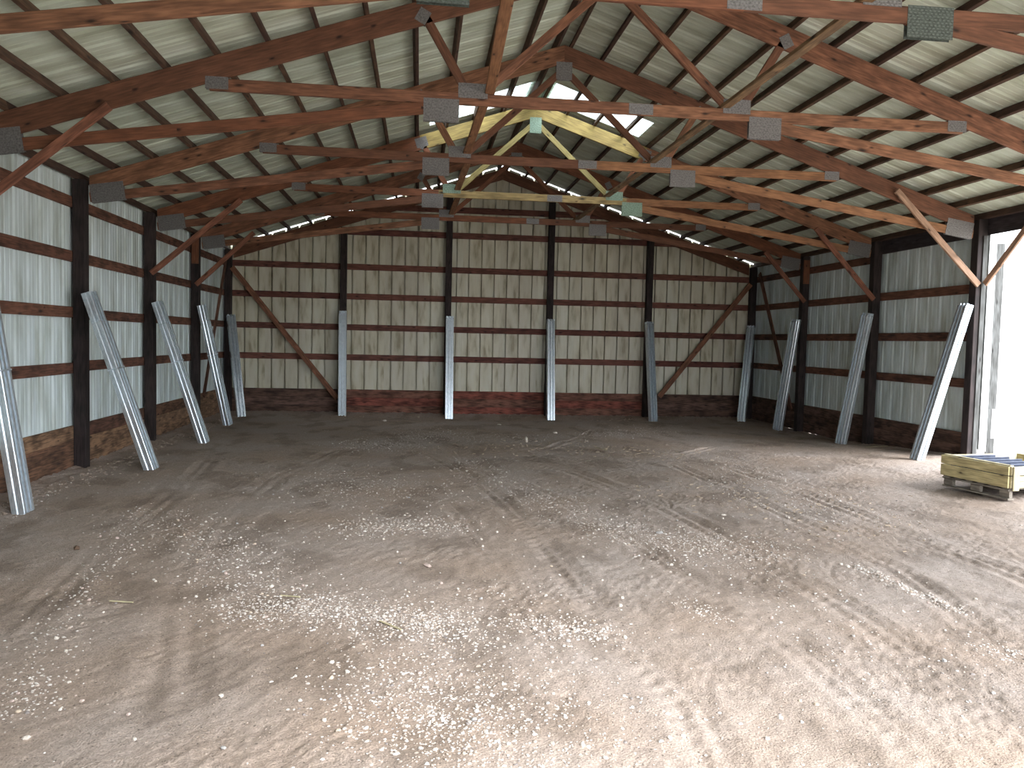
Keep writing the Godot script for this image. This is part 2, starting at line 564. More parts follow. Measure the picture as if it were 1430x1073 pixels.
	for s in [-1, 1]:
		var nr := Vector3(nrm_r.x * s, nrm_r.y, 0)
		var a := Vector3(0, 0.135, 0)
		var e := Vector3(s * 0.2, 0.135 - 0.2 * SLOPE, 0)
		rc.quad(a, e, e + Vector3(0, 0, zend), a + Vector3(0, 0, zend), nr)
		rc.quad(a - nr * 0.004, e - nr * 0.004, e + Vector3(0, 0, zend) - nr * 0.004, a + Vector3(0, 0, zend) - nr * 0.004, -nr)
	part("ridge_cap", rc.done(), M.roof_a, ro)

# ------------------------------------------------------------------ posts, trusses, braces
func post(at: Vector3, top: float, label: String) -> void:
	var g: float = minf(ground_at(at.x, at.z), 0.05) - 0.12
	var o := part("timber_post", board(snappedf(top - g, 0.001), POST, POST, 0, 0, rng.randi() % 7), M.posts[rng.randi() % 2], self, Transform3D(Basis(Vector3(0, 1, 0), Vector3(-1, 0, 0), Vector3(0, 0, 1)), Vector3(at.x, (top + g) / 2.0, at.z)))
	tag(o, label, "post", "dark timber wall posts")

func plate(parent: Node3D, c: Vector3, w: float, h: float, rot: float, m: Material) -> void:
	# toothed connector plates pressed into both faces of the truss
	for s in [1, -1]:
		var b := Basis(Vector3(0, 0, 1), rot)
		part("gusset_plate", plate_mesh(w, h), m, parent, Transform3D(b if s == 1 else b * Basis(Vector3(0, 1, 0), PI), c + Vector3(0, 0, s * 0.0205) - parent.position))

func plate_mesh(w: float, h: float) -> ArrayMesh:
	var key := "p%.3f|%.3f" % [w, h]
	if mesh_cache.has(key):
		return mesh_cache[key]
	var b := Builder.new()
	var t := 0.0015
	var x := w / 2.0
	var y := h / 2.0
	var f := [Vector3(-x, -y, t), Vector3(x, -y, t), Vector3(x, y, t), Vector3(-x, y, t)]
	b.quad(f[0], f[1], f[2], f[3], Vector3(0, 0, 1), Vector2(0, 0), Vector2(w / 0.4, 0), Vector2(w / 0.4, h / 0.4), Vector2(0, h / 0.4))
	for i in 4:
		var a: Vector3 = f[i]
		var c: Vector3 = f[(i + 1) % 4]
		b.quad(a, c, c - Vector3(0, 0, 2 * t), a - Vector3(0, 0, 2 * t), ((a + c) * Vector3(0.5, 0.5, 0)).normalized())
	# rows of punched slots stand a little proud
	var nx := int(w / 0.032)
	var ny := int(h / 0.02)
	for i in nx:
		for j in ny:
			var cx := -x + (i + 0.5) * w / nx + (0.006 if j % 2 == 0 else -0.006)
			var cy := -y + (j + 0.5) * h / ny
			b.quad(Vector3(cx - 0.009, cy - 0.003, t + 0.0005), Vector3(cx + 0.009, cy - 0.003, t + 0.0005), Vector3(cx + 0.009, cy + 0.003, t + 0.003), Vector3(cx - 0.009, cy + 0.003, t + 0.003), Vector3(0, -0.5, 0.8).normalized(), Vector2(0.2, 0.2), Vector2(0.3, 0.2), Vector2(0.3, 0.3), Vector2(0.2, 0.3))
	var m := b.done()
	mesh_cache[key] = m
	return m

func truss(k: int, label: String) -> void:
	var z := zt(k)
	var t := thing("roof_truss", Vector3(0, 3.46, z), label, "roof truss", "roof trusses")
	var side := Vector3(0, 0, 1)
	var yellow := k == 2
	var red: Array = M.truss
	var d := 0.235
	var dv := d / cos(atan(SLOPE))
	var xh := 6.15
	var w := 0.038
	var up := 0.06 if k == 5 else 0.0
	for s in [-1, 1]:
		# top chord: the middle line lies dv / 2 under the roof line
		var a := Vector3(s * xh, roof_y(xh) - dv / 2.0, z)
		var b := Vector3(0, PEAK - dv / 2.0, z)
		var cut := (b - a).normalized() * d * SLOPE * 0.5   # plumb cuts at heel and ridge
		var mt: Material = red[(k + (1 if s > 0 else 0)) % red.size()]
		if yellow:
			# the old chord stops short, fresh yellow timber was let in at the peak
			var m := Vector3(s * 1.92, roof_y(1.92) - dv / 2.0, z)
			lay("top_chord", a - cut, m, d, w, side, mt, t, d * SLOPE, 0.0)
			lay("top_chord", m, b - cut, d, w, side, M.yellow, t, 0.0, d * SLOPE).set_meta("label", "new yellow pine chord piece")
			plate(t, Vector3(s * 1.92, roof_y(1.92) - dv / 2.0, z), 0.20, 0.16, -s * atan(SLOPE), M.plate)
		else:
			lay("top_chord", a - cut, b - cut, d, w, side, mt, t, d * SLOPE, d * SLOPE)
		# raised bottom chord
		lay("bottom_chord", Vector3(s * xh, 3.525, z), Vector3(s * 1.60, 4.188 + up, z), 0.12, w - 0.004, side, M.orange if s > 0 and k in [2, 3] else red[(k + 2 + (1 if s > 0 else 0)) % red.size()], t)
		# webs
		var wm: Material = M.yellow_web if yellow else red[(k + 1) % red.size()]
		lay("web", Vector3(s * 1.30, 4.33, z), Vector3(s * 0.05, 5.48, z), 0.089, w, side, wm, t)
		lay("web", Vector3(s * 1.46, 4.33, z), Vector3(s * 1.90, 5.06, z), 0.089, w, side, red[k % red.size()], t)
		# connector plates
		var pm: Material = M.plate_green if yellow and s > 0 else (M.plate_dark if k == 5 else M.plate)
		plate(t, Vector3(s * (1.72 + up), 4.13 + up * 1.3, z), 0.36, 0.23, 0.0, pm)
		plate(t, Vector3(s * 1.40, 4.34 + up * 0.6, z), 0.30, 0.15, 0.0, M.plate_green if yellow else M.plate)
		plate(t, Vector3(s * 3.92, 4.27, z), 0.22, 0.12, 0.0, M.plate)
		plate(t, Vector3(s * 5.93, 3.60, z), 0.42, 0.24, -s * 0.16, M.plate)
		plate(t, Vector3(s * 1.92, 5.05, z), 0.12, 0.14, s * 0.5, M.plate)
	# collar tie, spliced right of the middle
	var xj := 0.36
	lay("collar_tie", Vector3(-3.99, 4.255, z), Vector3(xj, 4.255, z), 0.12, w, side, M.yellow_tie if yellow else red[(k + 1) % red.size()], t) if not yellow else null
	if yellow:
		lay("collar_tie", Vector3(-1.62, 4.255, z), Vector3(1.62, 4.255, z), 0.12, w, side, M.yellow_tie, t).set_meta("label", "new yellow pine tie")
		lay("collar_tie", Vector3(-3.99, 4.255, z), Vector3(-1.622, 4.255, z), 0.12, w, side, red[2], t)
		lay("collar_tie", Vector3(1.622, 4.255, z), Vector3(3.99, 4.255, z), 0.12, w, side, M.orange, t)
		plate(t, Vector3(0.0, 5.47, z), 0.20, 0.26, 0.0, M.plate_green)
	else:
		lay("collar_tie", Vector3(xj + 0.002, 4.255, z), Vector3(3.99, 4.255, z), 0.12, w, side, M.orange if k == 3 else red[(k + 3) % red.size()], t)
		plate(t, Vector3(0.0, 5.50, z), 0.22, 0.24, 0.0, M.plate)
	plate(t, Vector3(xj, 4.255, z), 0.26, 0.11, 0.0, M.plate)

func build_frame() -> void:
	var nth := ["", "first", "second", "third", "fourth", "fifth", "sixth", "seventh", "eighth"]
	# posts
	for k in LAST + 1:
		var w: String = "in the back corner of the long closed wall" if k == 0 else "%s from the back corner on the long closed wall" % nth[k]
		post(Vector3(-XO + POST / 2.0, 0, zt(k)), 3.74, "dark timber post " + w)
	for k in [0, 1, 2, 3, 5, LAST]:
		var w: String = "in the back corner beside the short wall" if k == 0 else ("%s from the back corner on the short wall" % nth[k] if k < 3 else ("standing at the edge of the open bays, lit by daylight" if k == 3 else ("%s from the back corner, carrying the header of the open bays" % nth[k] if k < LAST else "at the front end of the open bays")))
		post(Vector3(XO - POST / 2.0, 0, zt(k)), 3.74, "dark timber post " + w)
	var i := 0
	for x in [-3.6753, -1.2373, 1.2007, 3.6387]:
		i += 1
		post(Vector3(x, 0, zt(0)), roof_y(absf(x) + 0.07) - 0.26, "dark timber post on the gable wall, %s from the long closed wall" % nth[i])
	# rafters closing the gable
	var r := thing("gable_rafter", Vector3(0, 3.5, zt(0)), "pair of dark red rafters along the top of the gable wall", "rafter")
	for s in [-1, 1]:
		var a := Vector3(s * 6.15, roof_y(6.15) - 0.124, zt(0))
		var b := Vector3(s * 0.002, PEAK - 0.124, zt(0))
		var cut := (b - a).normalized() * 0.235 * SLOPE * 0.5
		lay("rafter", a - cut, b - cut, 0.235, 0.038, Vector3(0, 0, 1), M.truss[0], r, 0.235 * SLOPE, 0.235 * SLOPE)
	# trusses, from the back
	truss(1, "dark red-brown timber roof truss, first in front of the gable wall")
	truss(2, "timber roof truss repaired with fresh yellow pine at its peak")
	truss(3, "red-brown timber roof truss just in front of the yellow patched one")
	truss(4, "wide red-brown roof truss crossing under the skylights, grey plates, fourth from gable wall")
	truss(5, "reddish roof truss at the very top of the picture, fifth from gable wall")
	truss(6, "reddish roof truss out of the picture, sixth from gable wall")
	truss(7, "reddish roof truss over the open front of the barn")
	# boards running along the building on top of the ties
	var z0 := zt(0) + 0.1
	var zend := zt(LAST)
	for s in [-1, 1]:
		for k in range(1, LAST):
			var xa := -1.31 if s < 0 else 1.27
			var xb := -1.25 if s < 0 else 1.31
			if s < 0 and k == 4:
				xa = -1.22
				xb = -1.30
			var o := lay("truss_brace", Vector3(xa, 4.336, zt(k) - 0.25), Vector3(xb, 4.345, zt(k + 1) - 0.27), 0.038, 0.10, Vector3(1, 0, 0), M.orange if s < 0 else M.tan_board, self)
			tag(o, "long board on the ties between %s and %s truss, %s side" % [nth[k], nth[k + 1], "closed wall" if s < 0 else "open bay"], "brace", "lengthwise boards tying the trusses")
	# knee braces, nailed on the near face of truss and post
	knee(Vector3(-6.24, 2.75, zt(1)), Vector3(-5.15, 3.80, zt(1)), "red-brown knee brace on the first truss from the gable, closed wall side")
	knee(Vector3(-6.22, 2.76, zt(2)), Vector3(-4.82, 3.99, zt(2)), "red-brown knee brace on the second truss from the gable, closed wall side")
	knee(Vector3(-6.22, 2.86, zt(4)), Vector3(-4.90, 3.97, zt(4)), "red-brown knee brace cut by the picture's left edge, fourth truss from the gable")
	knee(Vector3(6.24, 2.78, zt(1)), Vector3(5.32, 3.80, zt(1)), "shaded knee brace on the first truss from the gable, short wall side")
	knee(Vector3(6.20, 2.70, zt(2)), Vector3(5.05, 3.92, zt(2)), "reddish knee brace on the second truss from the gable, short wall side")
	knee(Vector3(6.22, 2.78, zt(3)), Vector3(4.87, 4.09, zt(3)), "pale sunlit knee brace running up from the post at the open bays")
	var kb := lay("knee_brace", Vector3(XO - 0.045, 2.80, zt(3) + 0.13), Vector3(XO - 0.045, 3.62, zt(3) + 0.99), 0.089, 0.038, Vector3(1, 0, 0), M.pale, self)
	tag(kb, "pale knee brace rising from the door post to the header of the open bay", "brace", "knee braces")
	# scabs nailed on the first posts
	for s in [-1, 1]:
		var sc := lay("post_scab", Vector3(s * 6.255, 3.16, zt(1) + POST / 2.0 + 0.021), Vector3(s * 6.255, 3.66, zt(1) + POST / 2.0 + 0.021), 0.13, 0.038, Vector3(0, 0, 1), M.truss[2], self)
		tag(sc, "short brown board nailed to the top of the first post, %s" % ("long closed wall" if s < 0 else "short wall"), "board", "short boards on post tops")
	# diagonal wind braces at the back corners
	diag(Vector3(-6.17, 3.33, zt(0) + POST / 2.0 + 0.02), Vector3(-3.78, 0.36, zt(0) + POST / 2.0 + 0.02), Vector3(0, 0, 1), "long red diagonal board across the gable wall corner by the long closed wall")
	diag(Vector3(6.17, 3.33, zt(0) + POST / 2.0 + 0.02), Vector3(3.95, 0.52, zt(0) + POST / 2.0 + 0.02), Vector3(0, 0, 1), "long red diagonal board across the gable wall corner by the short wall")
	diag(Vector3(-6.175, 3.45, 0.75), Vector3(-6.175, 0.55, 2.56), Vector3(1, 0, 0), "dark diagonal board on the long closed wall next to the gable corner")
	diag(Vector3(6.175, 3.55, 0.70), Vector3(6.175, 0.45, 2.60), Vector3(1, 0, 0), "dark diagonal board on the short wall next to the gable corner")
	# header over the open bays
	var h := thing("header_beam", Vector3(XO + 0.02, 3.5, zt(2)), "dark header beam running over the open bays", "beam", "", "structure")
	lay("board", Vector3(XO + 0.0215, 3.66, zt(2) + 0.003), Vector3(XO + 0.0215, 3.66, zt(4)), 0.286, 0.038, Vector3(1, 0, 0), M.header, h)
	lay("board", Vector3(XO + 0.0215, 3.66, zt(4) + 0.003), Vector3(XO + 0.0215, 3.66, zt(6)), 0.286, 0.038, Vector3(1, 0, 0), M.header, h)
	lay("board", Vector3(XO + 0.0215, 3.66, zt(6) + 0.003), Vector3(XO + 0.0215, 3.66, zt(7)), 0.286, 0.038, Vector3(1, 0, 0), M.header, h)
	# jamb at the end of the short wall
	var j := thing("trim_1", Vector3(XO, 0.2, zt(3)), "white metal corner trim and notched grey jamb board at the open bay", "trim", "", "structure")
	lay("corner_trim", Vector3(XO + 0.085, 0.33, 8.215), Vector3(XO + 0.085, 3.515, 8.215), 0.115, 0.012, Vector3(0, 0, 1), M.white_trim, j)
	lay("jamb_board", Vector3(XO - 0.036, 0.26, zt(3) + POST / 2.0 + 0.011), Vector3(XO - 0.036, 3.50, zt(3) + POST / 2.0 + 0.011), 0.072, 0.016, Vector3(0, 0, 1), M.grey_board, j)
	lay("jamb_board", Vector3(XO + 0.215, 0.22, 8.20), Vector3(XO + 0.215, 0.52, 8.20), 0.135, 0.02, Vector3(0, 0, 1), M.grey_board, j)
	lay("jamb_board", Vector3(XO + 0.185, 0.52, 8.20), Vector3(XO + 0.185, 0.96, 8.20), 0.078, 0.02, Vector3(0, 0, 1), M.grey_board, j)
	lay("jamb_board", Vector3(XO + 0.215, 0.96, 8.20), Vector3(XO + 0.215, 3.40, 8.20), 0.135, 0.02, Vector3(0, 0, 1), M.grey_board, j)

func knee(a: Vector3, b: Vector3, label: String) -> void:
	var o := Vector3(0, 0, POST / 2.0 + 0.021)
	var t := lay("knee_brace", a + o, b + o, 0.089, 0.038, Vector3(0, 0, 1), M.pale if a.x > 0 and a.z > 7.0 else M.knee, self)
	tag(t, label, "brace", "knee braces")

func diag(a: Vector3, b: Vector3, side: Vector3, label: String) -> void:
	var t := lay("diagonal_brace", a, b, 0.12, 0.03, side, M.truss[1] if side.z > 0.5 else M.girts[0], self)
	tag(t, label, "brace", "diagonal wall boards")

# ------------------------------------------------------------------ steel channels leaning on the posts
func channel_mesh(l: float, grow: float) -> ArrayMesh:
	var key := "c%.3f|%.3f" % [l, grow]
	if mesh_cache.has(key):
		return mesh_cache[key]
	var w := 0.088 + grow
	var half: Array = [Vector2(0.017, grow), Vector2(0.025, -0.042 + grow), Vector2(0.043, -0.042 + grow), Vector2(0.051, grow), Vector2(w - 0.006, grow), Vector2(w, grow - 0.006), Vector2(w, -0.040), Vector2(w - 0.010, -0.050), Vector2(w - 0.010, -0.060), Vector2(w, -0.070), Vector2(w, -0.118), Vector2(w - 0.012, -0.124)]
	var pts: Array = []
	for i in range(half.size() - 1, -1, -1):
		pts.append(Vector2(-half[i].x, half[i].y))
	pts.append_array(half)
	var b := Builder.new()
	var th := 0.0035
	for i in pts.size() - 1:
		var p: Vector2 = pts[i]
		var q: Vector2 = pts[i + 1]
		var nn := Vector3(-(q.y - p.y), 0, q.x - p.x).normalized()
		var o := -nn * th
		var a := Vector3(p.x, 0, p.y)
		var c := Vector3(q.x, 0, q.y)
		var up := Vector3(0, l, 0)
		var u0 := i * 0.13
		var u1 := u0 + p.distance_to(q) * 2.0
		b.quad(a, c, c + up, a + up, nn, Vector2(u0, 0), Vector2(u1, 0), Vector2(u1, l * 0.5), Vector2(u0, l * 0.5))
		b.quad(a + o, c + o, c + o + up, a + o + up, -nn, Vector2(u0, 0), Vector2(u1, 0), Vector2(u1, l * 0.5), Vector2(u0, l * 0.5))
		b.quad(a, c, c + o, a + o, Vector3(0, -1, 0))
		b.quad(a + up, c + up, c + o + up, a + o + up, Vector3(0, 1, 0))
	var m := b.done()
	mesh_cache[key] = m
	return m

func channel(base: Vector3, top: Vector3, face: Vector3, label: String, short: float) -> void:
	var t := thing("steel_channel", base, label, "steel channel", "galvanized channels leaning on the posts")
	var y := (top - base).normalized()
	var z := (face - y * face.dot(y)).normalized()
	var x := y.cross(z)
	t.basis = Basis(x, y, z)
	var l := 2.42
	part("inner_channel", channel_mesh(l, 0.0), M.steel, t, Transform3D(Basis.IDENTITY, Vector3(0, 0.0, -0.002)))
	part("outer_channel", channel_mesh(snappedf(l - short, 0.01), 0.0045), M.steel_b, t, Transform3D(Basis.IDENTITY, Vector3(0, 0.006, 0.003)))
	if short < 0.2:
		return
	# a crimped strap holds the nested lengths
	var b := Builder.new()
	var w := 0.0965
	var d := 0.0115
	for e in [[Vector3(-w, 0, d), Vector3(w, 0, d), Vector3(0, 0, 1)], [Vector3(w, 0, d), Vector3(w, 0, -0.126), Vector3(1, 0, 0)], [Vector3(-w, 0, -0.126), Vector3(-w, 0, d), Vector3(-1, 0, 0)]]:
		var up := Vector3(0, 0.016, 0)
		b.quad(e[0], e[1], e[1] + up, e[0] + up, e[2])
		b.quad(e[0] - e[2] * 0.001, e[1] - e[2] * 0.001, e[1] + up - e[2] * 0.001, e[0] + up - e[2] * 0.001, -e[2])
	part("strap", b.done(), M.steel, t, Transform3D(Basis.IDENTITY, Vector3(0, 1.55 - short * 0.4, 0)))

func build_channels() -> void:
	var list := [
		[Vector3(-5.70, 0.0, 10.80), Vector3(-6.03, 2.38, 10.85), Vector3(1, 0, 0.05), "bright galvanized channel cut by the picture's left edge", 0.35],
		[Vector3(-5.31, 0.0, 8.22), Vector3(-6.03, 2.25, 8.30), Vector3(1, 0, 0.12), "strongly tilted galvanized channel on the third post of the long closed wall", 0.40],
		[Vector3(-5.35, 0.0, 5.48), Vector3(-6.03, 2.25, 5.62), Vector3(1, 0, 0.12), "galvanized channel leaning on the second post of the long closed wall", 0.36],
		[Vector3(-5.60, 0.0, 2.76), Vector3(-6.03, 2.27, 2.98), Vector3(1, 0, 0.2), "galvanized channel leaning on the first post of the long closed wall", 0.30],
		[Vector3(-5.75, 0.0, 1.08), Vector3(-6.16, 2.27, 0.30), Vector3(0.45, 0, 1), "dull galvanized channel in the back corner of the long closed wall", 0.05],
		[Vector3(-3.64, 0.0, 0.50), Vector3(-3.668, 2.40, 0.335), Vector3(0, 0, 1), "upright galvanized channel on the gable wall post beside the red diagonal board", 0.05],
		[Vector3(-1.19, 0.0, 0.76), Vector3(-1.198, 2.31, 0.335), Vector3(0, 0, 1), "greenish-white galvanized channel on the second gable wall post", 0.05],
		[Vector3(1.19, 0.0, 0.80), Vector3(1.205, 2.24, 0.345), Vector3(0.05, 0, 1), "galvanized channel with a greenish sheen on the third gable wall post", 0.05],
		[Vector3(3.66, 0.0, 0.84), Vector3(3.63, 2.24, 0.36), Vector3(0.25, 0, 1), "dull galvanized channel on the fourth gable wall post by the diagonal board", 0.05],
		[Vector3(5.76, 0.0, 0.90), Vector3(6.16, 2.30, 0.32), Vector3(-0.75, 0, 1), "grey galvanized channel in the back corner of the short wall", 0.05],
		[Vector3(5.80, 0.0, 2.68), Vector3(6.0, 2.34, 2.90), Vector3(-1, 0, 0.35), "spangled galvanized channel leaning on the first post of the short wall", 0.05],
		[Vector3(5.72, 0.03, 5.42), Vector3(6.03, 2.36, 5.55), Vector3(-1, 0, 0.15), "grooved galvanized channel leaning on the second post of the short wall", 0.05],
		[Vector3(5.42, 0.15, 8.10), Vector3(6.02, 2.36, 8.12), Vector3(-1, 0, 0.03), "glaring white-lit galvanized channel beside the open bay", 0.04],
	]
	for c in list:
		var b: Vector3 = c[0]
		b.y = ground_at(b.x, b.z) + 0.004
		channel(b, c[1], c[2], c[3], c[4])

# ------------------------------------------------------------------ pallet and crate
func build_crate() -> void:
	var yaw := 0.17
	var corner := Vector3(4.585, 0, 9.97)
	var bs := Basis(Vector3(0, 1, 0), yaw)     # local z runs along the long side towards the camera, local x away to the right
	var g := ground_at(5.0, 10.4) + 0.002
	var lz := 0.93
	var lx := 1.15
	var p := thing("wooden_pallet", Vector3(corner.x, g, corner.z), "weathered grey wooden pallet under the tan crate at the open bay", "pallet")
	p.basis = bs
	var f := func(called: String, parent: Node3D, c: Vector3, s: Vector3, m: Material) -> void:
		# box with the long axis first
		var b := Basis.IDENTITY
		var l := s.x
		var h := s.y
		var w := s.z
		if s.z > s.x:
			b = Basis(Vector3(0, 0, 1), Vector3(0, 1, 0), Vector3(-1, 0, 0))
			l = s.z
			w = s.x
		if s.y > l:
			b = Basis(Vector3(0, 1, 0), Vector3(-1, 0, 0), Vector3(0, 0, 1))
			l = s.y
			h = s.x
			w = s.z
		part(called, board(l, h, w, 0, 0, rng.randi() % 7), m, parent, Transform3D(b, c))
	for x in [0.03, lx / 2.0, lx - 0.03]:
		f.call("bottom_board", p, Vector3(x, 0.009, lz / 2.0), Vector3(0.09, 0.018, lz), M.grey_wood)
	for x in [0.03, lx / 2.0, lx - 0.03]:
		for zz in [0.07, lz / 2.0, lz - 0.07]:
			f.call("block", p, Vector3(x, 0.059, zz), Vector3(0.045, 0.08, 0.13), M.grey_wood)
	for x in [0.03, lx / 2.0, lx - 0.03]:
		f.call("stringer_board", p, Vector3(x, 0.108, lz / 2.0), Vector3(0.09, 0.018, lz), M.grey_wood)
	for i in 6:
		f.call("deck_board", p, Vector3(lx / 2.0, 0.1265, 0.05 + i * (lz - 0.1) / 5.0), Vector3(lx, 0.018, 0.10), M.grey_wood)
	var c := thing("wooden_crate", Vector3(corner.x, g + 0.1365, corner.z), "tan board crate on the pallet, open topped, filled with steel strips", "crate")
	c.basis = bs
	var hb := 0.15
	for tier in 2:
		var hh := 0.135 if tier == 0 else 0.10
		var y := hh / 2.0 if tier == 0 else 0.145 + hh / 2.0
		f.call("side_board", c, Vector3(-0.018, y, lz / 2.0 - 0.01), Vector3(0.02, hh, lz + 0.02), M.tan)
		f.call("side_board", c, Vector3(lx + 0.018, y, lz / 2.0 - 0.01), Vector3(0.02, hh, lz + 0.02), M.tan)
		f.call("end_board", c, Vector3(lx / 2.0, y, lz + 0.012), Vector3(lx + 0.01, hh, 0.02), M.tan_pale)
		f.call("end_board", c, Vector3(lx / 2.0, y, -0.012), Vector3(lx + 0.01, hh, 0.02), M.tan_pale)
	for x in [0.05, lx - 0.05]:
		f.call("corner_cleat", c, Vector3(x, 0.11, lz + 0.0335), Vector3(0.09, 0.27, 0.02), M.tan_pale)
	f.call("rim_board", c, Vector3(0.02, 0.2525, lz / 2.0), Vector3(0.05, 0.014, lz), M.tan_pale)
	f.call("bottom_panel", c, Vector3(lx / 2.0, 0.008, lz / 2.0), Vector3(lx - 0.02, 0.012, lz - 0.02), M.grey_wood)
	# strips of dark steel standing on edge inside
	for i in 16:
		var z := 0.045 + i * (lz - 0.09) / 15.0
		var loc := Vector3(0.36 + rng.randf_range(-0.02, 0.02), 0.016, z)
		var hs := 0.215 + 0.013 * (i % 3)
		var b := part("steel_strip", board(0.56, hs, 0.022, 0, 0, i % 7), M.dark_steel, self, Transform3D(bs * Basis(Vector3(0, 1, 0), rng.randf_range(-0.03, 0.03)), c.position + bs * (loc + Vector3(0, hs / 2.0, 0))))
		tag(b, "blue-grey steel strip standing on edge in the tan crate", "steel strip", "steel strips packed in the crate")

# ------------------------------------------------------------------ gravel, stones, chips
func stone_mesh(sd: int, flat: float) -> ArrayMesh:
	var r := RandomNumberGenerator.new()
	r.seed = sd
	var ph := (1.0 + sqrt(5.0)) / 2.0
	var vs: Array = []
	for s in [-1, 1]:
		for u in [-1, 1]:
			vs.append(Vector3(0, s, u * ph).normalized())
			vs.append(Vector3(s, u * ph, 0).normalized())
			vs.append(Vector3(u * ph, 0, s).normalized())
	for i in vs.size():
		vs[i] = vs[i] * r.randf_range(0.78, 1.15) * Vector3(1.0, flat, r.randf_range(0.75, 0.95))
	var pts := PackedVector3Array(vs)
	var sh := ConvexPolygonShape3D.new()
	var b := Builder.new()
	# hull of twelve points: brute force
	for i in 12:
		for j in range(i + 1, 12):
			for k in range(j + 1, 12):
				var nn := (pts[j] - pts[i]).cross(pts[k] - pts[i])
				if nn.length() < 1e-6:
					continue
				nn = nn.normalized()
				var pos := 0
				var neg := 0
				for q in 12:
					if q == i or q == j or q == k:
						continue
					if nn.dot(pts[q] - pts[i]) > 1e-6:
						pos += 1
					else:
						neg += 1
				if pos == 0:
					b.tri(pts[i], pts[j], pts[k], nn)
				elif neg == 0:
					b.tri(pts[i], pts[j], pts[k], -nn)
	return b.done()

func spread(pts: Array, width: float) -> Vector2:
	var k := rng.randi() % (pts.size() - 1)
	var a: Vector2 = pts[k]
	var b: Vector2 = pts[k + 1]
	var p := a.lerp(b, rng.randf())
	return p + Vector2(rng.randfn(0.0, width), rng.randfn(0.0, width))

